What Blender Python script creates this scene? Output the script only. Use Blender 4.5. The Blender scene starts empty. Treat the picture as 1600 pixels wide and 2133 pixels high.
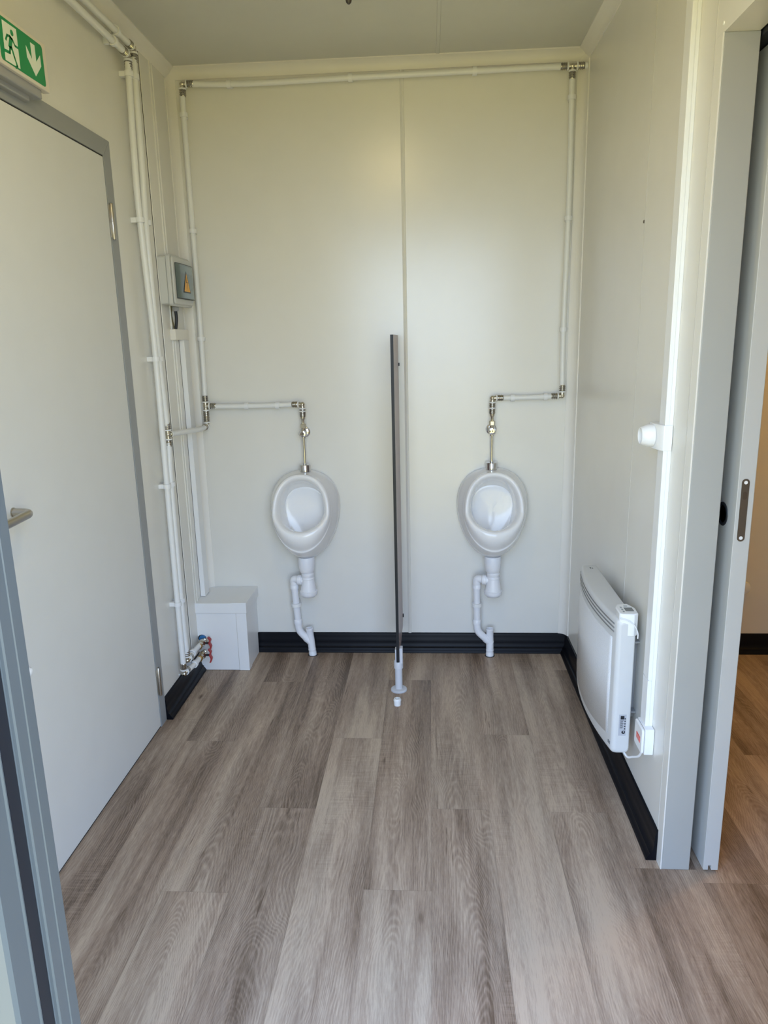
import bpy, bmesh, math, random
from mathutils import Vector, Matrix
PI = math.pi
random.seed(7)
sc = bpy.context.scene
C = sc.collection
# ------------------------------------------------------------------ camera
pitch, yaw, roll, FPX = 0.2322, -0.0664, -0.0230, 1514.62
cp, sp_, cy, sy = math.cos(pitch), math.sin(pitch), math.cos(yaw), math.sin(yaw)
fw = Vector((sy*cp, cy*cp, -sp_)); rt = Vector((cy, -sy, 0)); up = rt.cross(fw)
r2 = math.cos(roll)*rt + math.sin(roll)*up; u2 = -math.sin(roll)*rt + math.cos(roll)*up
cam = bpy.data.cameras.new('camera'); co = bpy.data.objects.new('camera', cam); C.objects.link(co)
co.matrix_world = Matrix(((r2.x, u2.x, -fw.x, 1.003), (r2.y, u2.y, -fw.y, -3.0602), (r2.z, u2.z, -fw.z, 1.3699), (0, 0, 0, 1)))
cam.sensor_fit = 'HORIZONTAL'; cam.sensor_width = 36; cam.lens = 36*FPX/1600; cam.clip_start = .05
sc.camera = co
# ------------------------------------------------------------------ world, sun, lights, exposure
SKY = 3.75
w = bpy.data.worlds.new('sky'); sc.world = w; w.use_nodes = True
nt = w.node_tree; bg = nt.nodes['Background']
tc = nt.nodes.new('ShaderNodeTexCoord'); sx = nt.nodes.new('ShaderNodeSeparateXYZ'); cr = nt.nodes.new('ShaderNodeValToRGB')
nt.links.new(tc.outputs['Generated'], sx.inputs[0]); nt.links.new(sx.outputs['Z'], cr.inputs[0]); nt.links.new(cr.outputs[0], bg.inputs[0])
cr.color_ramp.elements[0].position = 0.0; cr.color_ramp.elements[0].color = (.66, .81, 1.0, 1)
cr.color_ramp.elements[1].position = .75; cr.color_ramp.elements[1].color = (.34, .55, 1.0, 1)
bg.inputs[1].default_value = SKY
def light(name, kind, loc, power, color=(1, 1, 1), rot=(0, 0, 0), **kw):
    d = bpy.data.lights.new(name, kind); d.energy = power; d.color = color
    for k, v in kw.items(): setattr(d, k, v)
    o = bpy.data.objects.new(name, d); C.objects.link(o); o.location = loc; o.rotation_euler = rot
    return o
light('sun', 'SUN', (-5, 3, 8), 7.0, (1, .95, .86), (math.radians(-25), math.radians(-42), 0), angle=.01)
pt = light('doorway_daylight_portal', 'AREA', (1.0, -2.37, 1.0), 1, (1, 1, 1), (PI/2, 0, 0), shape='RECTANGLE', size=1.05, size_y=2.1)
pt.data.cycles.is_portal = True
sc.view_settings.view_transform = 'Standard'; sc.view_settings.look = 'None'
sc.view_settings.gamma = 1; sc.view_settings.use_curve_mapping = False
sc.view_settings.exposure = .95
# ------------------------------------------------------------------ materials
def mat(name, col, rough=.5, metal=0, spec=.5, coat=0, bump=None, emit=None, alpha=None, trans=0):
    m = bpy.data.materials.new(name); m.use_nodes = True; n = m.node_tree; b = n.nodes['Principled BSDF']
    b.inputs['Base Color'].default_value = (*col, 1); b.inputs['Roughness'].default_value = rough
    b.inputs['Metallic'].default_value = metal; b.inputs['Specular IOR Level'].default_value = spec
    b.inputs['Coat Weight'].default_value = coat; b.inputs['Transmission Weight'].default_value = trans
    # a faint procedural tone variation on every material
    t = n.nodes.new('ShaderNodeTexCoord'); no = n.nodes.new('ShaderNodeTexNoise'); no.inputs['Scale'].default_value = 9
    hs = n.nodes.new('ShaderNodeHueSaturation'); mr = n.nodes.new('ShaderNodeMapRange')
    n.links.new(t.outputs['Object'], no.inputs[0]); n.links.new(no.outputs[0], mr.inputs[0])
    mr.inputs[3].default_value = .975; mr.inputs[4].default_value = 1.025
    hs.inputs['Color'].default_value = (*col, 1); n.links.new(mr.outputs[0], hs.inputs['Value']); n.links.new(hs.outputs[0], b.inputs['Base Color'])
    if bump:
        sc_, st = bump
        n2 = n.nodes.new('ShaderNodeTexNoise'); n2.inputs['Scale'].default_value = sc_; n2.inputs['Detail'].default_value = 2
        bp = n.nodes.new('ShaderNodeBump'); bp.inputs['Strength'].default_value = st; bp.inputs['Distance'].default_value = .01
        n.links.new(t.outputs['Object'], n2.inputs[0]); n.links.new(n2.outputs[0], bp.inputs['Height']); n.links.new(bp.outputs[0], b.inputs['Normal'])
    if emit:
        b.inputs['Emission Color'].default_value = (*emit[0], 1); b.inputs['Emission Strength'].default_value = emit[1]
    return m
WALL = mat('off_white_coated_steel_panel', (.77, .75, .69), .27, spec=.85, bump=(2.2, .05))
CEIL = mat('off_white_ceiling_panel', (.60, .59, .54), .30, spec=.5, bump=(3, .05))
TRIM = mat('cream_pvc_trim', (.80, .77, .71), .4)
LEAF = mat('light_grey_door_panel', (.70, .695, .66), .42, spec=.4)
GREY = mat('grey_frame_paint', (.30, .31, .31), .42)
STEELGREY = mat('outer_frame_grey_paint', (.10, .112, .118), .36, spec=.4)
POST = mat('daylight_darkened_post_face', (.39, .39, .365), .45, spec=.25)  # wall tone darkened in the colour to offset strong daylight on the post face
WHITE = mat('white_plastic', (.82, .82, .81), .32)
PIPE = mat('white_pipe_plastic', (.80, .80, .775), .33)
PVC = mat('white_drain_plastic', (.84, .84, .86), .3)
CERAM = mat('white_glazed_ceramic', (.86, .85, .84), .11, spec=.4, coat=.12)
CHROME = mat('chrome', (.64, .63, .62), .08, metal=1)
STEEL = mat('press_sleeve_steel', (.40, .375, .33), .24, metal=1)
NICKEL = mat('nickel_brass_fitting', (.60, .56, .46), .22, metal=1)
BRASS = mat('brass', (.62, .42, .16), .3, metal=1)
BRUSH = mat('brushed_steel', (.50, .47, .42), .32, metal=1)
BLACK = mat('black_pvc_skirting', (.004, .0045, .007), .36, spec=.14)
RUBBER = mat('black_rubber', (.010, .012, .018), .45)
DARK = mat('dark_gap', (.02, .02, .02), .8)
RED = mat('red_coated_handle', (.38, .03, .03), .4)
BLUE = mat('blue_sleeve', (.02, .14, .35), .5)
GREEN = mat('sign_green', (.005, .27, .085), .35)
SIGNW = mat('sign_white', (.78, .84, .72), .4)
ALU = mat('aluminium_grey_housing', (.33, .33, .33), .45)
YEL = mat('warning_yellow', (.85, .42, .03), .4)
BOXG = mat('pale_grey_enclosure', (.60, .60, .57), .4)
INNER = mat('grey_breaker_face', (.30, .33, .33), .5)
LCD = mat('grey_display', (.16, .17, .165), .25)
REDL = mat('red_label', (.72, .06, .04), .5)
STICK = mat('silver_sticker', (.45, .46, .49), .4)
LOCKM = mat('bronze_lock_plate', (.14, .115, .09), .42, metal=.6)
LAMGREY = mat('laminate_mauve', (.36, .275, .275), .35)
LAMEDGE = mat('black_laminate_edge', (.012, .013, .016), .4, spec=.3)
GROOVE = mat('panel_joint_shadow_gap', (.58, .56, .51), .5)
LOUV = mat('heater_slot', (.22, .22, .22), .6)
EMIT = mat('lamp_diffuser', (.9, .9, .85), .3, emit=((1, .86, .62), 5))
GROUND = mat('dry_grass_ground', (.45, .335, .085), .95, bump=(30, .5))
WARMWALL = mat('cream_coated_panel', (.74, .68, .46), .4)
TINT = mat('tinted_cover', (.50, .64, .61), .08, spec=.6, trans=.85)

def floor_mat():
    m = bpy.data.materials.new('grey_brown_oak_planks'); m.use_nodes = True; n = m.node_tree; L = n.links; N = n.nodes
    b = N['Principled BSDF']
    def nd(t, **k):
        o = N.new(t)
        for a, v in k.items(): setattr(o, a, v)
        return o
    def math_(op, a, bb=None, clamp=False):
        o = nd('ShaderNodeMath', operation=op); o.use_clamp = clamp
        for i, v in enumerate((a, bb)):
            if v is None: continue
            if isinstance(v, (int, float)): o.inputs[i].default_value = v
            else: L.new(v, o.inputs[i])
        return o.outputs[0]
    uv = nd('ShaderNodeUVMap', uv_map='plank'); at = nd('ShaderNodeAttribute', attribute_name='rnd')
    s = nd('ShaderNodeSeparateXYZ'); L.new(uv.outputs[0], s.inputs[0]); U, V = s.outputs[0], s.outputs[1]
    R = at.outputs['Fac']
    def coords(kx, ky, kr):
        c = nd('ShaderNodeCombineXYZ')
        L.new(math_('ADD', math_('MULTIPLY', U, kx), math_('MULTIPLY', R, kr)), c.inputs[0])
        L.new(math_('ADD', math_('MULTIPLY', V, ky), math_('MULTIPLY', R, kr*3.7)), c.inputs[1])
        L.new(math_('MULTIPLY', R, 11.3), c.inputs[2]); return c.outputs[0]
    def noise(v, scale, detail=2, rough=.5, dist=0):
        o = nd('ShaderNodeTexNoise'); o.inputs['Scale'].default_value = scale; o.inputs['Detail'].default_value = detail
        o.inputs['Roughness'].default_value = rough; o.inputs['Distortion'].default_value = dist; L.new(v, o.inputs[0]); return o.outputs[0]
    def rng(x, a, bb, c, d, smooth=False):
        o = nd('ShaderNodeMapRange'); o.interpolation_type = 'SMOOTHSTEP' if smooth else 'LINEAR'; L.new(x, o.inputs[0])
        for i, v in enumerate((a, bb, c, d)): o.inputs[i+1].default_value = v
        return o.outputs[0]
    tone = noise(coords(9, 1.1, 17), 1, 3, .55, .3)
    field = noise(coords(6.5, 1.9, 29), 1, 1.5, .45, .5)
    uc = math_('ADD', .05, math_('MULTIPLY', noise(coords(0.01, 1.1, 23), 1, 1), .075))
    du0 = math_('DIVIDE', math_('SUBTRACT', U, uc), .087)
    f = math_('ADD', math_('MULTIPLY', math_('SQRT', math_('ADD', math_('MULTIPLY', du0, du0), .12)), 1.0), math_('MULTIPLY', V, .85))
    f = math_('ADD', f, math_('MULTIPLY', field, 1.55))
    rings = math_('SINE', math_('ADD', math_('MULTIPLY', f, 112), math_('MULTIPLY', noise(coords(70, 12, 19), 1, 3), 6.0)))
    rings = math_('SUBTRACT', math_('POWER', math_('ADD', math_('MULTIPLY', rings, .5), .5), 1.7), .40)
    ringw = rng(noise(coords(11, 1.3, 41), 1, 2), .38, .62, .30, 1.0, True)
    rings = math_('MULTIPLY', rings, ringw)
    fibre = noise(coords(420, 26, 53), 1, 3, .7, .25)
    saw = noise(coords(14, 210, 61), 1, 2, .5)
    sawm = rng(noise(coords(5, 1.6, 71), 1, 1), .60, .72, 0, 1, True)
    streak = noise(coords(60, 1.4, 83), 1, 3, .6, .4)
    # base colour
    ramp = nd('ShaderNodeValToRGB'); e = ramp.color_ramp.elements
    e[0].position = .18; e[0].color = (.130, .084, .054, 1); e[1].position = .82; e[1].color = (.515, .397, .288, 1)
    k = ramp.color_ramp.elements.new(.5); k.color = (.325, .234, .167, 1)
    x = rng(tone, .27, .73, .24, .86)
    x = math_('ADD', x, math_('MULTIPLY', rings, .145))
    x = math_('ADD', x, math_('MULTIPLY', math_('SUBTRACT', fibre, .5), .70))
    x = math_('ADD', x, math_('MULTIPLY', math_('SUBTRACT', streak, .5), .5))
    x = math_('ADD', x, math_('MULTIPLY', math_('SUBTRACT', R, .5), .24))
    x = math_('ADD', x, math_('MULTIPLY', math_('MULTIPLY', math_('SUBTRACT', saw, .5), sawm), .34))
    # knots and cracks
    vo = nd('ShaderNodeTexVoronoi'); vo.inputs['Scale'].default_value = 1; L.new(coords(10.5, 3.2, 97), vo.inputs[0]); vo.inputs['Randomness'].default_value = 1
    sel = nd('ShaderNodeSeparateColor'); L.new(vo.outputs['Color'], sel.inputs[0])
    knot = math_('MULTIPLY', rng(vo.outputs['Distance'], .01, .11, 1, 0, True), rng(sel.outputs[0], .62, .65, 0, 1))
    x = math_('SUBTRACT', x, math_('MULTIPLY', knot, .5))
    cr_ = noise(coords(55, 2.6, 107), 1, 2, .6, 1.2); crack = rng(cr_, .70, .76, 0, 1, True)
    x = math_('SUBTRACT', x, math_('MULTIPLY', crack, .30))
    L.new(x, ramp.inputs[0])
    gm = nd('ShaderNodeMix', data_type='RGBA', blend_type='MULTIPLY'); L.new(rng(noise(coords(12, 1.4, 131), 1, 2), .42, .62, 0, 1, True), gm.inputs[0])
    gm.inputs[7].default_value = (.97, .99, 1.0, 1); L.new(ramp.outputs[0], gm.inputs[6])
    # joints
    W_ = .1735
    du = math_('MINIMUM', U, math_('SUBTRACT', W_, U)); dv = math_('MINIMUM', V, math_('SUBTRACT', 1.18, V))
    joint = rng(math_('MINIMUM', du, dv), .0003, .0011, .78, 1, True)
    mx = nd('ShaderNodeMix', data_type='RGBA', blend_type='MULTIPLY'); mx.inputs[0].default_value = 1
    L.new(gm.outputs[2], mx.inputs[6]); L.new(joint, mx.inputs[7]); L.new(mx.outputs[2], b.inputs['Base Color'])
    b.inputs['Roughness'].default_value = .43; b.inputs['Specular IOR Level'].default_value = .38
    h = math_('ADD', math_('MULTIPLY', fibre, .6), math_('MULTIPLY', rings, .15))
    h = math_('ADD', h, math_('MULTIPLY', joint, .8))
    bp = nd('ShaderNodeBump'); bp.inputs['Strength'].default_value = .35; bp.inputs['Distance'].default_value = .0012
    L.new(h, bp.inputs['Height']); L.new(bp.outputs[0], b.inputs['Normal'])
    return m
FLOOR = floor_mat()

def grille_mat():
    m = mat('perforated_white_steel', (.72, .72, .73), .4); n = m.node_tree; b = n.nodes['Principled BSDF']
    t = n.nodes.new('ShaderNodeTexCoord'); s = n.nodes.new('ShaderNodeSeparateXYZ'); n.links.new(t.outputs['Object'], s.inputs[0])
    def M(op, a, v):
        o = n.nodes.new('ShaderNodeMath'); o.operation = op
        for i, q in enumerate((a, v)):
            if q is None: continue
            if isinstance(q, (int, float)): o.inputs[i].default_value = q
            else: n.links.new(q, o.inputs[i])
        return o.outputs[0]
    k = 2*PI/.0056
    a = M('SINE', M('MULTIPLY', M('ADD', s.outputs[1], s.outputs[2]), k), None); c = M('SINE', M('MULTIPLY', M('SUBTRACT', s.outputs[1], s.outputs[2]), k), None)
    p = M('MULTIPLY', a, c); g = M('GREATER_THAN', p, .35)
    mx = n.nodes.new('ShaderNodeMix'); mx.data_type = 'RGBA'; n.links.new(g, mx.inputs[0])
    mx.inputs[6].default_value = (.86, .86, .86, 1); mx.inputs[7].default_value = (.30, .30, .31, 1); n.links.new(mx.outputs[2], b.inputs['Base Color'])
    return m
GRILLE = grille_mat()

# ------------------------------------------------------------------ helpers
def bx(bm, x0, x1, y0, y1, z0, z1):
    vs = [bm.verts.new((x, y, z)) for z in (z0, z1) for x, y in ((x0, y0), (x1, y0), (x1, y1), (x0, y1))]
    fs = [(3, 2, 1, 0), (4, 5, 6, 7), (0, 1, 5, 4), (1, 2, 6, 5), (2, 3, 7, 6), (3, 0, 4, 7)]
    for f in fs: bm.faces.new([vs[i] for i in f])
def obj(name, bm, m, parent=None, bevel=0, smooth=False, seg=2):
    bmesh.ops.recalc_face_normals(bm, faces=bm.faces)
    me = bpy.data.meshes.new(name); bm.to_mesh(me); bm.free()
    o = bpy.data.objects.new(name, me); C.objects.link(o)
    for mm in (m if isinstance(m, (list, tuple)) else [m]): me.materials.append(mm)
    if smooth:
        for p in me.polygons: p.use_smooth = len(p.vertices) < 9
        try: me.set_sharp_from_angle(angle=math.radians(38))
        except Exception: pass
    if bevel:
        b = o.modifiers.new('bevel', 'BEVEL'); b.width = bevel; b.segments = seg; b.limit_method = 'ANGLE'; b.angle_limit = math.radians(40)
        for p in me.polygons: p.use_smooth = len(p.vertices) < 9
        try: me.set_sharp_from_angle(angle=math.radians(38))
        except Exception: pass
    if parent:
        o.parent = parent
        if parent.type == 'EMPTY': o.matrix_parent_inverse = parent.matrix_world.inverted()
    return o
def box(name, x0, x1, y0, y1, z0, z1, m, parent=None, bevel=0):
    bm = bmesh.new(); bx(bm, x0, x1, y0, y1, z0, z1); return obj(name, bm, m, parent, bevel)
def frame_of(d):
    d = Vector(d).normalized(); a = Vector((0, 0, 1)) if abs(d.z) < .9 else Vector((0, 1, 0))
    u = d.cross(a).normalized(); v = d.cross(u).normalized(); return d, u, v
def lathe(bm, prof, o, d, n=24, cap=True):
    """prof: list of (radius, distance along d)"""
    o = Vector(o); d, u, v = frame_of(d); rings = []
    for r, h in prof:
        rings.append([bm.verts.new(o + d*h + (u*math.cos(2*PI*i/n) + v*math.sin(2*PI*i/n))*max(r, 1e-5)) for i in range(n)])
    for a, b in zip(rings, rings[1:]):
        for i in range(n): bm.faces.new((a[i], a[(i+1) % n], b[(i+1) % n], b[i]))
    if cap: bm.faces.new(rings[0][::-1]); bm.faces.new(rings[-1])
def smooth_path(pts, rad, n=6):
    """round the corners of a polyline with radius rad"""
    P = [Vector(p) for p in pts]; out = [P[0]]
    for a, b, c in zip(P, P[1:], P[2:]):
        l = min(rad, (b-a).length*.49, (c-b).length*.49); s = b + (a-b).normalized()*l; e = b + (c-b).normalized()*l
        for i in range(n+1):
            t = i/n; out.append((1-t)**2*s + 2*t*(1-t)*b + t*t*e)
    out.append(P[-1]); return out
def tube(bm, pts, r, n=16, cap=True):
    P = [Vector(p) for p in pts]; rings = []; u = None
    for i, p in enumerate(P):
        d = (P[min(i+1, len(P)-1)] - P[max(i-1, 0)]).normalized()
        if u is None: _, u, v = frame_of(d)
        u = (u - d*u.dot(d)).normalized(); v = d.cross(u)
        rr = r[i] if isinstance(r, (list, tuple)) else r
        rings.append([bm.verts.new(p + (u*math.cos(2*PI*k/n) + v*math.sin(2*PI*k/n))*rr) for k in range(n)])
    for a, b in zip(rings, rings[1:]):
        for k in range(n): bm.faces.new((a[k], a[(k+1) % n], b[(k+1) % n], b[k]))
    if cap: bm.faces.new(rings[0][::-1]); bm.faces.new(rings[-1])
def prism(bm, poly, axis, a, b):
    """poly: 2D points in the two other axes (in xyz order), extruded along axis from a to b"""
    def P(q, h):
        l = list(q); l.insert(axis, h); return bm.verts.new(l)
    A = [P(q, a) for q in poly]; B = [P(q, b) for q in poly]; n = len(poly)
    bm.faces.new(A[::-1]); bm.faces.new(B)
    for i in range(n): bm.faces.new((A[i], A[(i+1) % n], B[(i+1) % n], B[i]))
def prism_obj(name, poly, axis, a, b, m, parent=None, bevel=0, smooth=False):
    bm = bmesh.new(); prism(bm, poly, axis, a, b); return obj(name, bm, m, parent, bevel, smooth)
def tag(o, label=None, cat=None, group=None, kind=None):
    if label: o['label'] = label
    if cat: o['category'] = cat
    if group: o['group'] = group
    if kind: o['kind'] = kind
    return o
def S(o): o['kind'] = 'structure'; return o
def thing(name, label, cat, loc, group=None, kind=None):
    o = bpy.data.objects.new(name, None); C.objects.link(o); o.location = loc; o.empty_display_size = .05
    o.matrix_world = Matrix.Translation(loc)
    return tag(o, label, cat, group, kind)

# ------------------------------------------------------------------ setting
W, H = 1.599, 2.40; YF = -2.24; RX = 1.669; X3 = 3.0
# floor: planks as faces of one mesh, each with its own uv and random value
bm = bmesh.new(); uvl = bm.loops.layers.uv.new('plank'); rl = bm.verts.layers.float.new('rnd')
PW, PL = .1735, 1.18; k0 = -2; off = {}
known = {.129: -.782, .303: -.32, .476: -1.15, .650: -.75, .823: -.296, .997: -1.141, 1.170: -.716, 1.344: -1.145, 1.517: -.195}
kx = sorted(known)
for i in range(-2, 18):
    xa = .129 + i*PW; key = min(kx, key=lambda q: abs(q-xa))
    y0 = known[key] if abs(key-xa) < .01 else -random.random()*PL
    y = y0
    while y < 0: y += PL
    while y > YF-.16:
        ya, yb = y-PL, y
        r = random.random()
        x0, x1 = max(xa, -.06), min(xa+PW, X3+.06); c0, c1 = max(ya, YF-.14), min(yb, .06)
        if x1 > x0 and c1 > c0:
            q = [(x0, c0), (x1, c0), (x1, c1), (x0, c1)]; vs = [bm.verts.new((a, b, 0)) for a, b in q]
            for v in vs: v[rl] = r
            f = bm.faces.new(vs)
            for l, (a, b) in zip(f.loops, q): l[uvl].uv = (a-xa, b-ya)
        y -= PL
fl = obj('floor', bm, FLOOR); S(fl)
so = fl.modifiers.new('thickness', 'SOLIDIFY'); so.thickness = .02; so.offset = -1
S(box('wall_back', -.06, X3+.06, 0, .06, 0, H, WALL))
# left wall with panel joint and corner cover strip
S(box('wall_left', -.06, 0, YF, 0, 0, H, WALL))
S(box('wall_right', W, RX, -1.345, 0, 0, H, WALL))
S(box('wall_right_header', W, RX, YF, -1.345, 1.957, H, WALL))
# front wall around the outer doorway
bm = bmesh.new(); bx(bm, -.06, .41, YF-.11, YF, 0, H); bx(bm, 1.58, X3+.06, YF-.11, YF, 0, H); bx(bm, .42, 1.58, YF-.11, YF, 2.06, H)
S(obj('wall_front', bm, WALL))
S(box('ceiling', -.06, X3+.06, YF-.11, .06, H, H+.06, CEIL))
S(box('wall_far_right', X3, X3+.06, YF, 0, 0, H, WARMWALL))
S(box('ground', -14, 16, -22, 10, -.36, -.30, GROUND))
bm = bmesh.new(); bx(bm, -.06, X3+.06, YF-.11, .06, -.30, -.021)
S(obj('trim_base', bm, STEELGREY))
# cove trims (slightly hollow quarter profile)
def cove_poly(s, k=5):
    pts = [(0, 0), (s, 0), (s, .004)]
    for i in range(k+1):
        t = i/k; x = s*(1-t) + .004*t; y = .004*(1-t) + s*t; bulge = -.006*math.sin(PI*t)
        pts.append((x+bulge, y+bulge))
    pts.append((0, s)); return pts
cs = .0385
def mapped(poly, fx): return [fx(a, b) for a, b in poly]
cp_ = cove_poly(cs)
S(prism_obj('trim_1', mapped(cp_, lambda a, b: (-a, H-b)), 0, 0, W, TRIM, smooth=True))          # y,z along x: back/ceiling
S(prism_obj('trim_2', mapped(cp_, lambda a, b: (a, H-b)), 1, YF, 0, TRIM, smooth=True))           # left/ceiling
S(prism_obj('trim_3', mapped(cp_, lambda a, b: (W-a, H-b)), 1, YF, 0, TRIM, smooth=True))         # right/ceiling
S(prism_obj('trim_4', mapped(cp_, lambda a, b: (W-a, -b)), 2, .087, H-.02, TRIM, smooth=True))    # back right corner
S(prism_obj('trim_5', mapped(cp_, lambda a, b: (a*.78, -b)), 2, .30, H-.02, TRIM, smooth=True))   # back left corner
# joint covers
bm = bmesh.new(); prism(bm, [(.897, 0), (.898, -.0035), (.9045, -.006), (.911, -.0035), (.912, 0)], 2, .087, H-cs)
S(obj('trim_6', bm, WALL, smooth=False))
S(prism_obj('trim_7', [(1.034, H), (1.036, H-.0025), (1.046, H-.0025), (1.048, H)], 1, YF, -cs, CEIL))
bm = bmesh.new(); bx(bm, 0, .0045, -.298, -.072, 0, H-cs); bx(bm, 0, .0085, -.214, -.206, .30, H-cs); bx(bm, 0, .0085, -.188, -.182, .30, H-cs)
S(obj('trim_8', bm, WALL, bevel=.0015))
bm = bmesh.new(); bx(bm, 0, .0012, -.2995, -.298, .08, H-cs)
S(obj('trim_9', bm, DARK))
bm = bmesh.new(); bx(bm, W-.0008, W, -.882, -.879, .087, H-cs); S(obj('trim_10', bm, GROOVE))
bm = bmesh.new(); bx(bm, W-.0008, W, -1.332, -1.329, .087, H-cs); S(obj('trim_11', bm, GROOVE))
# skirting profile: (distance from wall, height)
SK = [(0, .0), (.030, 0), (.030, .004), (.026, .010), (.021, .017), (.0205, .021), (.0155, .024), (.012, .033), (.010, .045), (.0105, .058), (.0095, .060), (.0095, .074), (.006, .085), (.003, .087), (0, .087)]
S(prism_obj('baseboard_back', [(-d, z) for d, z in SK], 0, .0, W, BLACK, smooth=True))
S(prism_obj('baseboard_left', [(d, z) for d, z in SK], 1, -.636, 0, BLACK, smooth=True))
S(prism_obj('baseboard_right', [(W-d, z) for d, z in SK], 1, -1.343, 0, BLACK, smooth=True))
S(prism_obj('baseboard_side_room', [(-d, z) for d, z in SK], 0, RX, X3, BLACK, smooth=True))
# wall end post (U profile) by the inner doorway
bm = bmesh.new(); bx(bm, W+.001, RX+.002, -1.377, -1.3455, 0, 1.957)
S(obj('trim_12', bm, POST, bevel=.0015))
bm = bmesh.new(); bx(bm, W-.0025, W+.001, -1.3768, -1.343, 0, 1.957)
S(obj('trim_13', bm, WALL, bevel=.0005))

# door 1 (left wall)
d1 = S(thing('door_1', None, None, (0, -.69, 0)))
LF = .003
box('door_leaf', 0, .004, -1.500, -.6905, .006, 1.938, LEAF, d1, .0015)
bm = bmesh.new(); bx(bm, 0, .0015, -1.506, -.686, 0, 1.943); obj('door_gap', bm, DARK, d1)
prism_obj('frame_side', [(-.636, 0), (-.688, 0), (-.688, 1.941), (-.636, 1.993)], 0, 0, .006, GREY, d1, .001)
prism_obj('frame_head', [(-.6365, 1.9935), (-.6885, 1.9415), (-1.504, 1.9415), (-1.556, 1.9935)], 0, 0, .006, GREY, d1, .001)
prism_obj('frame_side', [(-1.556, 0), (-1.504, 0), (-1.504, 1.941), (-1.556, 1.993)], 0, 0, .006, GREY, d1, .001)
for z0, z1 in ((.122, .232), (1.698, 1.806)):
    bm = bmesh.new(); lathe(bm, [(.0055, 0), (.0065, .002), (.0065, .053), (.0058, .0535), (.0058, .0545), (.0065, .055), (.0065, .106), (.0055, .108)], (.009, -.677, z0), (0, 0, 1), 16)
    bx(bm, .004, .0065, -.690, -.666, z0+.006, z0+.102)
    obj('hinge', bm, BRUSH, d1, smooth=True)
hd = None
bm = bmesh.new()
tube(bm, smooth_path([(.003, -1.424, .9875), (.050, -1.424, .9875), (.050, -1.548, .9835)], .030, 10), .0102, 20)
lathe(bm, [(.0125, 0), (.0125, .002), (.0105, .003)], (.004, -1.424, .9875), (1, 0, 0), 24)
obj('lever_handle', bm, BRUSH, d1, smooth=True)
bm = bmesh.new(); lathe(bm, [(.012, 0), (.0125, .004), (.010, .011), (.005, .014)], (.003, -1.461, .592), (1, 0, 0), 20)
obj('door_bumper', bm, WHITE, d1, smooth=True)

# sliding door 2 with its rail
d2 = S(thing('door_2', None, None, (1.724, -1.385, 0)))
bm = bmesh.new()
DX0, DX1 = 1.703, 1.741
prism(bm, [(DX0, .008), (1.716, .008), (1.716, .021), (1.7235, .021), (1.7235, .008), (DX1, .008), (DX1, 1.945), (DX0, 1.945)], 1, -1.385, -.50)
obj('door_leaf', bm, mat('sliding_leaf_grey', (.52, .52, .495), .42, spec=.3), d2, .0012)
box('door_rail', RX+.004, 1.775, YF+.04, -.30, 1.947, 1.995, RUBBER, d2)
bm = bmesh.new(); lathe(bm, [(.028, 0), (.029, .001), (.0285, .0022), (.024, .003), (.0215, .0024), (.021, -.004), (.012, -.008), (.011, -.006), (.004, -.006)], (DX0, -1.316, .946), (-1, 0, 0), 32)
# shallow dish in front of leaf
obj('flush_pull', bm, RUBBER, d2, smooth=True)
bm = bmesh.new(); N_ = 10; pl = []
cx, rr = 1.7195, .0085
for i in range(N_+1): a = PI*i/N_; pl.append((cx+rr*math.cos(a), 1.044-rr+rr*math.sin(a)))
for i in range(N_+1): a = PI+PI*i/N_; pl.append((cx+rr*math.cos(a), .896+rr+rr*math.sin(a)))
prism(bm, pl, 1, -1.3862, -1.380); lp = obj('lock_plate', bm, LOCKM, d2)
for z in (1.0355, .9045):
    bm = bmesh.new(); lathe(bm, [(.0042, 0), (.004, .0006), (.0018, .0003)], (cx, -1.3862, z), (0, -1, 0), 16); obj('screw', bm, WHITE, lp, smooth=True)
bm = bmesh.new(); pl = []
for i in range(17): a = 2*PI*i/16; pl.append((cx+.0048*math.cos(a), 1.005+.0048*math.sin(a)+(.0045 if math.sin(a) > 0 else -.0045)))
prism(bm, pl[:-1], 1, -1.3868, -1.3862); obj('latch_button', bm, mat('latch_bronze', (.10, .075, .055), .4, metal=.4), lp)

# outer door frame (door 3), seen close on the left edge
d3 = S(thing('door_3', None, None, (.5, -2.30, 0)))
prof = [(x-.006, y) for x, y in [(.40, -2.24), (.500, -2.24), (.5, -2.2595), (.4985, -2.2605), (.4985, -2.281), (.4965, -2.283), (.4925, -2.283), (.4915, -2.285), (.4915, -2.309), (.4925, -2.310), (.4925, -2.312), (.4905, -2.314), (.4905, -2.349), (.4865, -2.354), (.40, -2.354)]]
bm = bmesh.new(); prism(bm, prof, 2, -.02, 2.02); obj('frame_side', bm, STEELGREY, d3, smooth=True)
bm = bmesh.new(); prism(bm, [(2.0-x, y) for x, y in prof], 2, -.02, 2.02); obj('frame_side', bm, STEELGREY, d3, smooth=True)
bm = bmesh.new(); prism(bm, [(y, 2.50-x+.0) for x, y in prof], 0, .49, 1.51); obj('frame_head', bm, STEELGREY, d3, smooth=True)
box('gasket', .4845, .4862, -2.3088, -2.2855, -.02, 2.01, RUBBER, d3)
box('gasket', 1.5078, 1.5095, -2.3088, -2.2855, -.02, 2.01, RUBBER, d3)
bm = bmesh.new(); bx(bm, .49, 1.51, -2.36, -2.24, -.02, .004); obj('threshold', bm, BRUSH, d3)

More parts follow.
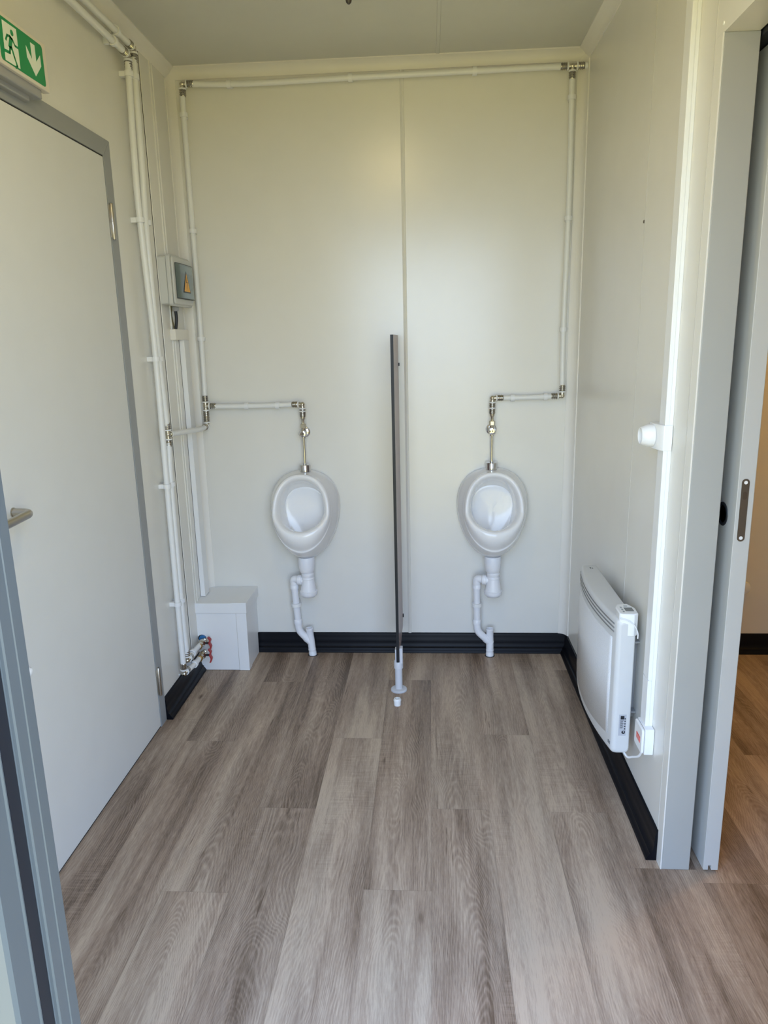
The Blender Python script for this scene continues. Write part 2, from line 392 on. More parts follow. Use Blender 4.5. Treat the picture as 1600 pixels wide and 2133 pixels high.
# ------------------------------------------------------------------ pipe fittings
def sleeve(o, d, parent, ln=.026, r=.0122):
    """crimped steel sleeve starting at o going along d (towards the pipe)"""
    p = [(r*.86, 0), (r*.86, .002)]
    h = .002
    for k in range(3):
        s = (ln-.004)/3
        p += [(r, h), (r*1.06, h+s*.2), (r*1.06, h+s*.55), (r*.93, h+s*.7), (r*.93, h+s*.95)]; h += s
    p += [(r, ln-.002), (r*.95, ln)]
    bm = bmesh.new(); lathe(bm, p, o, d, 20); s_ = obj('press_sleeve', bm, STEEL, parent, smooth=True)
    bm = bmesh.new(); lathe(bm, [(r*1.0, -.0035), (r*1.16, -.003), (r*1.16, .0015), (r, .002)], o, d, 20)
    return obj('plastic_ring', bm, WHITE, parent, smooth=True)
def elbow(p, dirs, parent, name='elbow_fitting', r=.0088, arm=.015, sleeves=None):
    """body with arms along dirs; a crimp sleeve on each arm"""
    p = Vector(p); bm = bmesh.new()
    lathe(bm, [(.002, -r*1.15), (r*.8, -r*.85), (r*1.18, -r*.3), (r*1.18, r*.3), (r*.8, r*.85), (.002, r*1.15)], p, (0, 0, 1), 16)
    for d in dirs:
        d = Vector(d).normalized(); lathe(bm, [(r, 0), (r, arm-.004), (r*1.2, arm-.004), (r*1.2, arm)], p, d, 16)
    b = obj(name, bm, NICKEL, parent, smooth=True)
    for i, d in enumerate(dirs):
        if sleeves is None or sleeves[i]: sleeve(p + Vector(d).normalized()*(arm+.003), d, b)
    return b
def clip(p, axis, out, parent, r=.0105, wide=0, name='pipe_clip', wall=.030):
    """plastic saddle clip round a pipe: axis = pipe direction, out = away from wall"""
    p = Vector(p); a = Vector(axis).normalized(); o = Vector(out).normalized(); s = a.cross(o).normalized()
    bm = bmesh.new(); n = 16; R0, R1 = r*1.03, r*1.42; hw = .008
    prev = None
    for k in range(n+1):
        t = math.radians(-35) + (PI+math.radians(70))*k/n
        c = s*math.cos(t) + o*math.sin(t)
        ring = [bm.verts.new(p + c*q + a*h) for q, h in ((R0, -hw), (R1, -hw), (R1, hw), (R0, hw))]
        if prev:
            for i in range(4): bm.faces.new((prev[i], prev[(i+1) % 4], ring[(i+1) % 4], ring[i]))
        else: bm.faces.new(ring)
        prev = ring
    bm.faces.new(prev[::-1])
    # foot block to the wall
    def blk(c0, ws, wo, wa):
        vs = [bm.verts.new(c0 + s*i*ws + o*j*wo + a*k*wa) for k in (-1, 1) for i, j in ((-1, -1), (1, -1), (1, 1), (-1, 1))]
        for f in ((3, 2, 1, 0), (4, 5, 6, 7), (0, 1, 5, 4), (1, 2, 6, 5), (2, 3, 7, 6), (3, 0, 4, 7)): bm.faces.new([vs[i] for i in f])
    foot = wall - r - .0006
    blk(p - o*(r*1.0 + foot/2), .008, foot/2, hw)
    if wide: blk(p + s*wide*.5*(1 if wide > 0 else 1) - o*(r*.2), abs(wide)*.5+.008, .003, hw)
    return obj(name, bm, WHITE, parent, smooth=True)
def pipe(pts, parent, r=.0105, rad=.0, name='pipe', m=None):
    bm = bmesh.new(); P = smooth_path(pts, rad) if rad else pts
    tube(bm, P, r, 18); return obj(name, bm, m or PIPE, parent, smooth=True)
def spline(pts, n=8):
    P = [Vector(p) for p in pts]; out = []
    for i in range(len(P)-1):
        p0, p1, p2, p3 = P[max(i-1, 0)], P[i], P[i+1], P[min(i+2, len(P)-1)]
        for k in range(n):
            t = k/n; out.append(.5*((2*p1) + (p2-p0)*t + (2*p0-5*p1+4*p2-p3)*t*t + (3*p1-p0-3*p2+p3)*t**3))
    out.append(P[-1]); return out

# pipe on the left wall nearest the door (outer)
pa = thing('water_pipe', 'white water pipe on left wall, the one nearest the grey framed door', 'pipe', (.03, -.48, .1), 'water supply pipes along the walls')
XP = .030
elbow((XP, -.474, 2.291), [(0, 0, -1), (0, -1, 0)], pa)
pipe(spline([(XP, -.474, 2.291-.020), (XP, -.479, 2.24), (XP, -.500, 1.95), (XP, -.500, 1.782), (XP, -.480, 1.50), (XP, -.473, 1.322), (XP, -.478, .86), (XP, -.482, .40), (XP, -.480, .140)]), pa)
pipe([(XP, -.494, 2.291), (XP, YF+.001, 2.291)], pa)
elbow((XP, -.480, .112), [(0, 0, 1), (0, 1, 0)], pa)
pipe(spline([(XP, -.457, .108), (XP+.008, -.37, .104), (XP+.010, -.315, .104)]), pa)
for z, y in ((2.232, -.480), (1.782, -.500), (1.322, -.473), (.862, -.478), (.403, -.482)):
    clip((XP, y, z), (0, 0, 1), (1, 0, 0), pa, wide=.018)
clip((XP, -.585, 2.291), (0, 1, 0), (1, 0, 0), pa)
clip((XP+.007, -.375, .104), (0, 1, 0), (1, 0, 0), pa)
# second pipe on the left wall with the branch to the back wall
pb = thing('water_pipe', 'white water pipe on left wall with a tee and short branch toward the corner', 'pipe', (.03, -.43, .14), 'water supply pipes along the walls')
elbow((XP, -.420, 2.330), [(0, 0, -1), (0, -1, 0)], pb)
pipe([(XP, -.440, 2.330), (XP, YF+.001, 2.326)], pb)
pipe(spline([(XP, -.420, 2.305), (XP, -.428, 2.24), (XP, -.438, 1.95), (XP, -.450, 1.79), (XP, -.450, 1.50), (XP, -.444, 1.32), (XP, -.427, 1.12), (XP, -.422, 1.07)]), pb)
tee = elbow((XP, -.421, 1.046), [(0, 0, 1), (0, 0, -1), (.35, 1, 0)], pb, 'tee_fitting', sleeves=(1, 1, 0))
pipe(spline([(XP, -.421, 1.025), (XP, -.436, .86), (XP, -.441, .40), (XP, -.433, .17)]), pb)
pipe(spline([(XP+.006, -.402, 1.046), (.045, -.30, 1.040), (.058, -.16, 1.032), (.060, -.055, 1.031)]), pb)
elbow((.060, -.032, 1.031), [(0, 0, 1), (0, -1, 0)], pb)
elbow((XP, -.431, .146), [(0, 0, 1), (0, 1, 0)], pb)
pipe(spline([(XP, -.408, .148), (XP, -.33, .146), (XP+.002, -.268, .142)]), pb)
for z, y in ((2.240, -.428), (1.782, -.440), (1.322, -.443), (.862, -.436), (.403, -.441)):
    clip((XP, y, z), (0, 0, 1), (1, 0, 0), pb)
clip((XP, -.555, 2.330), (0, 1, 0), (1, 0, 0), pb)
clip((XP, -.365, .148), (0, 1, 0), (1, 0, 0), pb)
# back wall run
YB = -.032
pc = thing('water_pipe', 'white water pipe running along top of back wall and down both sides to the urinals', 'pipe', (.8, YB, 2.33), 'water supply pipes along the walls')
elbow((.066, YB, 2.338), [(1, 0, 0), (0, 0, -1)], pc)
pipe(spline([(.095, YB, 2.337), (.247, YB, 2.331), (.42, YB, 2.330), (.712, YB, 2.334), (1.0, YB, 2.336), (1.178, YB, 2.337), (1.505, YB, 2.338)]), pc)
elbow((1.537, YB, 2.338), [(-1, 0, 0), (0, 0, -1), (1, 0, 0)], pc, 'tee_fitting')
pipe([(1.56, YB, 2.338), (1.592, YB, 2.338)], pc)
pipe(spline([(.065, YB, 2.31), (.063, YB, 2.231), (.063, YB, 1.809), (.063, YB, 1.391), (.060, YB, 1.145)]), pc)
elbow((.060, YB, 1.116), [(0, 0, 1), (1, 0, 0), (0, 0, -1)], pc, 'tee_fitting')
pipe([(.060, YB, 1.09), (.060, YB, 1.055)], pc)
pipe(spline([(.085, YB, 1.1135), (.30, YB, 1.1135), (.45, YB, 1.117)]), pc)
elbow((.472, YB-.006, 1.117), [(-1, 0, 0), (0, 0, -1)], pc)
pipe(spline([(1.537, YB, 2.31), (1.539, YB, 2.10), (1.540, YB, 1.81), (1.535, YB, 1.395), (1.538, YB, 1.155)]), pc)
elbow((1.539, YB, 1.132), [(0, 0, 1), (-1, 0, 0)], pc)
pipe(spline([(1.515, YB, 1.131), (1.40, YB, 1.1285), (1.28, YB, 1.128)]), pc)
elbow((1.257, YB-.006, 1.129), [(1, 0, 0), (0, 0, -1)], pc)
for x, z in ((.247, 2.331), (.712, 2.334), (1.178, 2.337), (.235, 1.1135), (.366, 1.1135), (1.339, 1.128), (1.472, 1.130)):
    clip((x, YB, z), (1, 0, 0), (0, -1, 0), pc)
for x, z in ((.063, 2.231), (.063, 1.809), (.063, 1.391), (1.538, 2.233), (1.540, 1.81), (1.535, 1.395)):
    clip((x, YB, z), (0, 0, 1), (0, -1, 0), pc)

# ball valves with red handles at the boxing
def ball_valve(p, label, flip):
    x, y, z = p
    t = thing('ball_valve', label, 'valve', (x, y, z), 'shut off valves beside the corner boxing')
    bm = bmesh.new(); lathe(bm, [(.012, -.018), (.0125, -.006), (.009, -.005), (.0105, .0), (.0155, .006), (.0165, .014), (.0155, .022), (.010, .028), (.013, .030), (.013, .040), (.009, .041), (.009, .050)], (x, y-.002, z), (0, 1, 0), 20)
    obj('valve_body', bm, NICKEL, t, smooth=True)
    bm = bmesh.new(); lathe(bm, [(.0135, 0), (.0135, .008)], (x, y-.028, z), (0, 1, 0), 6); obj('hex_nut', bm, BRASS, t)
    bm = bmesh.new(); lathe(bm, [(.005, 0), (.005, .018), (.007, .018), (.007, .021)], (x+.012, y+.012, z), (1, 0, 0), 12); obj('stem', bm, RUBBER, t, smooth=True)
    bm = bmesh.new(); hx = x+.032
    pts = [(hx-.004, y+.012-flip*.000, z+.026), (hx+.004, y+.012, z+.014), (hx, y+.012, z), (hx+.006, y+.010, z-.014), (hx+.001, y+.008, z-.030)]
    P = spline(pts, 5); n = len(P)
    for a, b in zip(P, P[1:]):
        vs = []
        for q in (a, b): vs += [bm.verts.new(q+Vector((-.003, -.008, 0))), bm.verts.new(q+Vector((.003, -.008, 0))), bm.verts.new(q+Vector((.003, .008, 0))), bm.verts.new(q+Vector((-.003, .008, 0)))]
        for f in ((3, 2, 1, 0), (4, 5, 6, 7), (0, 1, 5, 4), (1, 2, 6, 5), (2, 3, 7, 6), (3, 0, 4, 7)): bm.faces.new([vs[i] for i in f])
    bmesh.ops.remove_doubles(bm, verts=bm.verts, dist=1e-5)
    obj('red_handle', bm, RED, t, smooth=True)
ball_valve((.033, -.262, .141), 'ball valve with red handle, upper and farther one next to white corner boxing', 1)
ball_valve((.044, -.300, .104), 'ball valve with red handle, lower and nearer one next to white corner boxing', -1)

# ------------------------------------------------------------------ urinals
def urinal(cx, label):
    rings = [ # a, zt, zb, d_top, d_bot
        (.149, .838, .447, 0, 0), (.1495, .838, .445, .010, .010), (.149, .838, .447, .022, .026), (.1465, .837, .455, .045, .070), (.139, .834, .470, .068, .110), (.131, .832, .490, .084, .150),
        (.1275, .832, .510, .092, .178), (.1262, .832, .516, .095, .184), (.1255, .8325, .521, .096, .182), (.1245, .833, .530, .099, .188), (.1225, .834, .550, .104, .205), (.1195, .833, .575, .110, .216), (.1145, .829, .592, .114, .217),
        (.1090, .824, .603, .1155, .213), (.1020, .816, .608, .1125, .204), (.0965, .8095, .609, .105, .194), (.0935, .805, .606, .096, .180), (.0920, .798, .596, .078, .150),
        (.0905, .788, .575, .058, .118), (.0885, .775, .552, .040, .090), (.0870, .7665, .538, .0315, .074), (.0868, .7645, .535, .0262, .067), (.0850, .7600, .532, .0300, .066), (.078, .752, .534, .0285, .060), (.062, .735, .545, .028, .050), (.040, .71, .57, .0275, .040), (.015, .685, .61, .0272, .032)]
    n = 72; bm = bmesh.new(); R = []; zc = .675
    for k, (a, zt, zb, dt, db) in enumerate(rings):
        ring = []
        for i in range(n):
            t = 2*PI*i/n; c, s = math.cos(t), math.sin(t)
            eu = .84 if c > 0 else 1.0
            ex = math.copysign(abs(s)**(.93 if c > 0 else 1.06), s)
            z = zc + ((zt-zc)*abs(c)**eu if c > 0 else -(zc-zb)*abs(c)**1.0)
            # lower half tapers a little like an egg
            x = a*ex*(1 - .07*max(0, -c)**1.0*abs(s))
            q = (1-c)/2; d = dt + (db-dt)*q**(1.25 if k < 15 else (1.7 if k < 18 else 3.4))
            ring.append(bm.verts.new((cx+x, -d, z)))
        R.append(ring)
    for A, B in zip(R, R[1:]):
        for i in range(n): bm.faces.new((A[i], A[(i+1) % n], B[(i+1) % n], B[i]))
    bm.faces.new(R[0][::-1]); bm.faces.new(R[-1])
    o = obj('urinal', bm, CERAM, smooth=False)
    for p in o.data.polygons: p.use_smooth = True
    m = o.modifiers.new('sub', 'SUBSURF'); m.levels = 1; m.render_levels = 2
    return tag(o, label, 'urinal')
urinal(.4625, 'white ceramic wall urinal on the left of the dark partition')
urinal(1.2615, 'white ceramic wall urinal on the right of the dark partition, nearer the heater')
def flush_valve(cx, label):
    yv = -.042
    t = thing('flush_valve', label, 'valve', (cx, 0, .84))
    bm = bmesh.new(); lathe(bm, [(.006, .013), (.0085, .010), (.0085, 0)], (cx, yv+.002, 1.055), (0, 0, 1), 16)
    lathe(bm, [(.006, 0), (.0065, .016), (.010, .022), (.010, .028)], (cx, yv, 1.036), (0, 0, 1), 16); obj('inlet_adapter', bm, NICKEL, t, smooth=True)
    sleeve((cx, yv+.002, 1.088), (0, 0, -1), t, ln=.024)
    bm = bmesh.new(); lathe(bm, [(.012, 0), (.0125, .002), (.0125, .017), (.011, .019)], (cx, yv, 1.018), (0, 0, 1), 6); obj('hex_nut', bm, NICKEL, t)
    bm = bmesh.new(); lathe(bm, [(.0225, 0), (.023, .002), (.021, .008), (.012, .012), (.010, .012), (.010, .035)], (cx, 0, .998), (0, -1, 0), 32); obj('escutcheon', bm, CHROME, t, smooth=True)
    bm = bmesh.new(); lathe(bm, [(.006, -.024), (.0085, -.022), (.0085, -.016), (.012, -.014), (.0145, -.006), (.0145, .006), (.011, .016), (.0095, .022)], (cx, yv, .998), (0, 0, 1), 20); obj('valve_body', bm, CHROME, t, smooth=True)
    bm = bmesh.new(); lathe(bm, [(.010, .0), (.010, .014), (.0145, .016), (.0155, .020), (.0155, .030), (.013, .034), (.0085, .035), (.008, .033), (.004, .033)], (cx, yv, .998), (0, -1, 0), 28); pbn = obj('push_button', bm, CHROME, t, smooth=True)
    bm = bmesh.new(); lathe(bm, [(.0022, 0), (.0022, .0012)], (cx, yv-.034, .998), (0, -1, 0), 12); obj('button_pin', bm, DARK, pbn)
    bm = bmesh.new(); lathe(bm, [(.0052, 0), (.0052, .115)], (cx, yv, .862), (0, 0, 1), 16); obj('flush_tube', bm, CHROME, t, smooth=True)
    bm = bmesh.new(); lathe(bm, [(.0235, 0), (.0235, .026), (.022, .029), (.008, .031), (.008, .034)], (cx, yv-.002, .835), (0, 0, 1), 32); obj('collar', bm, CHROME, t, smooth=True)
flush_valve(.4715, 'chrome push flush valve and tube above the left urinal')
flush_valve(1.2565, 'chrome push flush valve and tube above the right urinal')
def trap(cx, px0, px1, tx0, tx1, side):
    t = thing('bottle_trap', 'white plastic bottle trap hanging under the %s urinal' % side, 'trap', (cx, -.085, .29))
    y = -.085
    bm = bmesh.new(); lathe(bm, [(.034, .470), (.036, .455), (.0355, .440), (.033, .418), (.030, .404), (.027, .400)], (cx-.003, y, 0), (0, 0, 1), 32, cap=True); obj('inlet_cuff', bm, PVC, t, smooth=True)
    bm = bmesh.new(); lathe(bm, [(.025, .402), (.025, .396), (.0275, .394), (.0275, .384), (.026, .382), (.026, .378), (.0275, .376), (.0275, .372), (.0255, .370)], (cx, y, 0), (0, 0, 1), 32); obj('neck_ring', bm, PVC, t, smooth=True)
    bm = bmesh.new(); lathe(bm, [(.0255, .372), (.027, .360), (.0345, .318), (.0345, .316)], (cx, y, 0), (0, 0, 1), 32); obj('trap_body', bm, PVC, t, smooth=True)
    bm = bmesh.new(); lathe(bm, [(.0345, .318), (.0385, .316), (.0385, .304), (.035, .297), (.027, .290), (.015, .286), (.001, .285)], (cx, y, 0), (0, 0, 1), 32); obj('bottom_cap', bm, PVC, t, smooth=True)
    bm = bmesh.new(); lathe(bm, [(.015, 0), (.015, .018), (.0205, .019), (.0215, .022), (.0215, .032), (.0205, .036), (.017, .038)], (cx-.010, y, .363), (-1, .18, 0), 24); obj('outlet_nut', bm, PVC, t, smooth=True)
    # drain pipe
    q = thing('drain_pipe', 'white plastic drain pipe from trap to floor under the %s urinal' % side, 'pipe', (tx1, -.052, 0))
    yd = -.066; yb = -.052; r = .0150
    bm = bmesh.new(); tube(bm, smooth_path([(cx-.045, yd-.008, .363), (px0, yd, .363), (px0+.0005, yd+.002, .318)], .024, 8), .0168, 20)
    lathe(bm, [(.0182, 0), (.0182, .016), (.0168, .018)], (px0+.0005, yd+.002, .318), (0, 0, 1), 20); obj('pipe_elbow', bm, PVC, q, smooth=True)
    bm = bmesh.new(); tube(bm, [(px0, yd+.002, .335), (px1, yb-.004, .150)], r, 20); obj('pipe', bm, PVC, q, smooth=True)
    bm = bmesh.new(); P = smooth_path([(px1-.001, yb-.004, .168), (px1+.001, yb-.004, .118), (tx0+.006, yb, .058)], .02, 6); tube(bm, P, .0162, 20)
    lathe(bm, [(.0178, 0), (.0185, .004), (.0178, .020), (.0165, .022)], (px1-.001, yb-.004, .150), (0, 0, 1), 20)
    dv = (Vector(P[-1])-Vector(P[-2])).normalized()
    lathe(bm, [(.0175, 0), (.0175, .012)], Vector(P[-1])-dv*.034, dv, 20); obj('pipe_bend', bm, PVC, q, smooth=True)
    a, b = Vector((tx0, yb, .128)), Vector((tx1, yb, 0)); d = (b-a)
    L_ = d.length
    bm = bmesh.new(); lathe(bm, [(.0130, .010), (.0135, .0), (.0165, -.001), (.0170, .003), (.0170, .007), (.0158, .009), (.0158, .030), (.0155, .032), (.0165, .060), (.0165, .098), (.0175, .099), (.0175, .102), (.0165, .104), (.0165, .113), (.0172, .114), (.0172, L_)], a, d, 24); obj('wye_branch', bm, PVC, q, smooth=True)
    bm = bmesh.new(); lathe(bm, [(.0215, 0), (.0205, .0015), (.017, .0015)], (tx1, yb, 0.0), (0, 0, 1), 24); obj('floor_seal', bm, RUBBER, q, smooth=True)
    mid = Vector((px0, yd+.002, .335)).lerp(Vector((px1, yb-.004, .150)), .50)
    clip(mid, (px1-px0, 0, -.18), (0, -1, 0), q, r=.0155, wall=.060)
trap(.4685, .402, .410, .4575, .468, 'left')
trap(1.2655, 1.1965, 1.2005, 1.257, 1.2575, 'right')

# ------------------------------------------------------------------ partition, leg, cap
pt_ = thing('partition_panel', 'dark edged laminate privacy partition between the two urinals on one round foot', 'partition', (.868, -.383, 0))
bm = bmesh.new(); prism(bm, [(-.403, .128), (-.403, 1.388), (-.012, 1.388), (-.012, .128)], 0, .8625, .8735)
o = obj('panel_board', bm, [LAMEDGE, LAMGREY], pt_)
for p in o.data.polygons:
    if abs(p.normal.x) > .9: p.material_index = 1
bm = bmesh.new(); bx(bm, .8735, .878, -.014, 0, .165, .177); bx(bm, .8735, .878, -.014, 0, 1.265, 1.277); obj('wall_bracket', bm, RUBBER, pt_)
ft = bmesh.new(); lathe(ft, [(.0325, 0), (.0325, .005), (.030, .008), (.016, .009), (.0148, .009), (.0148, .095), (.0182, .097), (.0182, .124), (.017, .127)], (.869, -.383, 0), (0, 0, 1), 32); obj('support_foot', ft, mat('light_grey_plastic', (.62, .63, .66), .35), pt_, smooth=True)
bm = bmesh.new(); bx(bm, .8565, .8622, -.398, -.368, .120, .180); bx(bm, .8738, .8865, -.398, -.368, .120, .185); obj('foot_clamp', bm, bpy.data.materials['light_grey_plastic'], pt_, .002)
bm = bmesh.new(); lathe(bm, [(.0135, 0), (.0138, .017), (.0148, .0175), (.0152, .022), (.0125, .027), (.0085, .0275), (.0075, .020), (.0075, .006), (.001, .006)], (.868, -.506, 0), (0, 0, 1), 28)
tag(obj('pipe_fitting', bm, WHITE, smooth=True), 'small white plastic pipe cap lying loose on the floor in front of partition foot', 'pipe fitting')

# ------------------------------------------------------------------ corner boxing
bxg = thing('corner_boxing', 'white plastic boxing on the floor in the left back corner', 'boxing', (.11, -.11, 0))
bm = bmesh.new(); poly = [(.004, 0), (.214, 0), (.2185, .0), (.2185, .262), (.004, .262)]
bx(bm, .004, .2180, -.2145, -.0305, 0.001, .264); obj('boxing_body', bm, WHITE, bxg, .0015)
box('seam_line', .1757, .1770, -.2156, -.2140, .002, .261, GROOVE, bxg)
box('front_corner_strip', .177, .2205, -.2165, -.17, 0.001, .262, WHITE, bxg, .001)
bm = bmesh.new(); bx(bm, .002, .2235, -.220, -.001, .2615, .3065); obj('boxing_lid', bm, WHITE, bxg, .002)
bm = bmesh.new(); bx(bm, .160, .2235, -.218, -.001, .3065, .3080); obj('lid_strip', bm, WHITE, bxg)
bm = bmesh.new(); bx(bm, .032, .214, -.0305, -.001, .09, .2615); obj('rear_infill', bm, WHITE, bxg)
bm = bmesh.new(); pl = [(.023+.018*math.cos(2*PI*i/20), .148+.016*math.sin(2*PI*i/20)) for i in range(20)]
prism(bm, pl, 1, -.2152, -.2147); obj('pipe_hole', bm, DARK, bxg)
bm = bmesh.new(); lathe(bm, [(.0135, 0), (.013, .010), (.009, .010)], (.0255, -.2152, .150), (0, -1, 0), 20); obj('blue_pipe_sleeve', bm, BLUE, bxg, smooth=True)

# ------------------------------------------------------------------ distribution box and duct
db = thing('distribution_box', 'grey electrical distribution box with tinted window and yellow warning triangle', 'electrical box', (.03, -.185, 1.51))
def rrect(y0, y1, z0, z1, r, n=5):
    o = []
    for (cy_, cz_, a0) in ((y1-r, z1-r, 0), (y0+r, z1-r, 90), (y0+r, z0+r, 180), (y1-r, z0+r, 270)):
        for k in range(n+1):
            a = math.radians(a0+90*k/n); o.append((cy_+r*math.cos(a), cz_+r*math.sin(a)))
    return o
bm = bmesh.new(); prism(bm, rrect(-.297, -.075, 1.518, 1.690, .008), 0, .0046, .033); obj('box_base', bm, BOXG, db, .001, True)
bm = bmesh.new(); prism(bm, rrect(-.301, -.071, 1.512, 1.697, .012), 0, .0345, .050); 
prism(bm, rrect(-.292, -.078, 1.519, 1.690, .012), 0, .050, .058); obj('box_lid', bm, BOXG, db, .003, True)
# inner breaker face and window
box('window_recess', .0582, .0588, -.270, -.082, 1.540, 1.668, LAMEDGE, db)
bm = bmesh.new(); bx(bm, .0588, .0594, -.262, -.090, 1.546, 1.662); inn = obj('breaker_face', bm, INNER, db)
bm = bmesh.new()
for k in range(4): bx(bm, .0594, .0604, -.235+.036*k, -.205+.036*k, 1.575, 1.635)
obj('breaker', bm, mat('breaker_dark', (.03, .035, .035), .5), db)
pts = [(.0605, -.272), (.0655, -.262), (.0675, -.235), (.0685, -.175), (.0670, -.100), (.0640, -.082)]
bm = bmesh.new(); prism(bm, [(.0606, -.272)] + pts[1:-1] + [(.0640, -.082), (.0606, -.0815)], 2, 1.541, 1.667)
wn = obj('window_cover', bm, TINT, db, smooth=True)
for z in (1.541, 1.667):
    bm = bmesh.new(); tube(bm, [(x-.0005, y, z) for x, y in pts], .0013, 8); obj('window_edge', bm, RUBBER, db)
def tri_plate(p, x0, x1): 
    bm = bmesh.new(); prism(bm, p, 0, x0, x1); return bm
wt = obj('warning_triangle', tri_plate([(-.178, 1.643), (-.219, 1.564), (-.137, 1.564)], .0688, .0692), RUBBER, db)
obj('warning_field', tri_plate([(-.178, 1.635), (-.2125, 1.568), (-.1435, 1.568)], .0692, .0695), YEL, wt)
obj('lightning_bolt', tri_plate([(-.174, 1.622), (-.186, 1.600), (-.177, 1.601), (-.181, 1.576), (-.170, 1.605), (-.179, 1.604), (-.171, 1.622)], .0695, .0698), RUBBER, wt)
bm = bmesh.new(); lathe(bm, [(.012, 0), (.012, .006), (.0135, .007), (.0135, .017), (.010, .022)], (.0245, -.203, 1.518), (0, 0, -1), 12); obj('cable_gland', bm, mat('gland_grey', (.34, .34, .34), .5), db, smooth=True)
bm = bmesh.new(); tube(bm, spline([(.0245, -.203, 1.498), (.0250, -.203, 1.465), (.0185, -.203, 1.425)]), .006, 12); obj('black_cable', bm, RUBBER, db, smooth=True)
bm = bmesh.new(); tube(bm, spline([(.0105, -.208, 1.520), (.0095, -.208, 1.48), (.0150, -.206, 1.425)]), .0026, 10); obj('thin_cable', bm, mat('brown_cable', (.12, .10, .04), .5), db, smooth=True)
du_ = thing('cable_duct', 'white cable duct below the distribution box running down to the corner boxing', 'cable duct', (.01, -.11, .308))
bm = bmesh.new(); bx(bm, .0046, .0265, -.232, -.076, 1.388, 1.4285); obj('duct_elbow', bm, TRIM, du_, .0008)
bm = bmesh.new(); bx(bm, .0046, .0255, -.136, -.078, .308, 1.388); obj('duct_run', bm, WHITE, du_, .0012)
bm = bmesh.new(); bx(bm, .0046, .0055, -.1370, -.136, .308, 1.388); obj('duct_joint', bm, DARK, du_)

# ------------------------------------------------------------------ exit sign
es = thing('exit_sign', 'green and white emergency exit sign above the grey framed door', 'sign', (0, -1.19, 1.97))
box('sign_housing', 0, .040, -1.298, -1.105, 1.974, 2.100, ALU, es, .003)
box('lower_housing', 0, .022, -1.32, -1.135, 1.962, 1.976, ALU, es, .002)
box('sign_frame', .030, .0492, -1.3035, -1.080, 1.995, 2.1065, mat('sign_frame_cream', (.72, .66, .56), .4), es, .002)
bm = bmesh.new(); prism(bm, rrect(-1.293, -1.0985, 2.0035, 2.0965, .008), 0, .0490, .0500); sg = obj('sign_face', bm, GREEN, es)
X0, X1 = .0500, .0503
def plate(name, p, m, par, x0=X0, x1=X1): bm = bmesh.new(); prism(bm, p, 0, x0, x1); return obj(name, bm, m, par)
plate('white_doorway', [(-1.274, 2.089), (-1.215, 2.0905), (-1.2165, 2.007), (-1.278, 2.006)], SIGNW, sg)
plate('down_arrow', [(-1.155, 2.085), (-1.1355, 2.085), (-1.1355, 2.049), (-1.113, 2.071), (-1.113, 2.046), (-1.1455, 2.014), (-1.178, 2.046), (-1.178, 2.071), (-1.155, 2.048)], SIGNW, sg)
def stroke(bm, P, wd, x0, x1):
    for (a, b) in zip(P, P[1:]):
        d = Vector((b[0]-a[0], b[1]-a[1])).normalized(); n = Vector((-d.y, d.x))*wd/2; e = d*wd*.25
        q = [(a[0]-e.x+n.x, a[1]-e.y+n.y), (b[0]+e.x+n.x, b[1]+e.y+n.y), (b[0]+e.x-n.x, b[1]+e.y-n.y), (a[0]-e.x-n.x, a[1]-e.y-n.y)]
        prism(bm, q, 0, x0, x1)
bm = bmesh.new(); s0, s1 = .0503, .0506
prism(bm, [(-1.237+.0065*math.cos(2*PI*i/16), 2.075+.0065*math.sin(2*PI*i/16)) for i in range(16)], 0, s0, s1)
stroke(bm, [(-1.267, 2.051), (-1.259, 2.063), (-1.249, 2.064), (-1.240, 2.061)], .0055, s0, s1)
stroke(bm, [(-1.243, 2.062), (-1.252, 2.041)], .013, s0, s1)
stroke(bm, [(-1.239, 2.062), (-1.229, 2.051), (-1.215, 2.051)], .005, s0, s1)
stroke(bm, [(-1.252, 2.041), (-1.256, 2.028), (-1.279, 2.026)], .0065, s0, s1)
stroke(bm, [(-1.246, 2.043), (-1.238, 2.025), (-1.229, 2.008), (-1.237, 2.004)], .006, s0, s1)
obj('running_figure', bm, GREEN, sg)

# ------------------------------------------------------------------ heater
ht = thing('panel_heater', 'white wall mounted electric panel heater with bowed perforated front', 'heater', (1.55, -.86, .18))
YN, YFA, ZB, ZT, XBk, XF = -1.12, -.603, .178, .594, 1.574, 1.5225
YC = (YN+YFA)/2; HL = (YFA-YN)/2
def xf(y): return XF - .026*(1-((y-YC)/HL)**2)
bm = bmesh.new(); R = []
ys = []
re = .012
for k in range(6): a = PI/2*k/5; ys.append((YN + re*(1-math.sin(a)), re*(1-math.cos(a))*0 + re*(1-math.sin(PI/2-a)) if False else 0))
st = []
for k in range(6): a = PI/2*k/5; st.append((YN + re*(1-math.sin(PI/2-a)) if False else YN + re*(1-math.cos(a)), re*(1-math.sin(a))))
for k in range(1, 16): st.append((YN+re+(2*HL-2*re)*k/16, 0))
for k in range(6): a = PI/2*k/5; st.append((YFA-re+re*math.sin(a), re*(1-math.cos(a))))
def hsec(y, inset, n=5):
    x0 = xf(y)+inset; x1 = XBk-inset*.5; z0 = ZB+inset; z1 = ZT-inset; r0 = .015; rb = .014
    o = []
    for cxx, czz, a0, r in ((x0+r0, z0+r0, 180, r0), (x1-rb, z0+rb, 270, rb), (x1-.006, z1-.006, 0, .006), (x0+.010, z1-.010, 90, .010)):
        for k in range(n+1):
            a = math.radians(a0+90*k/n); o.append((cxx+r*math.cos(a), y, czz+r*math.sin(a)))
    return o
for y, ins in st: R.append([bm.verts.new(p) for p in hsec(y, ins)])
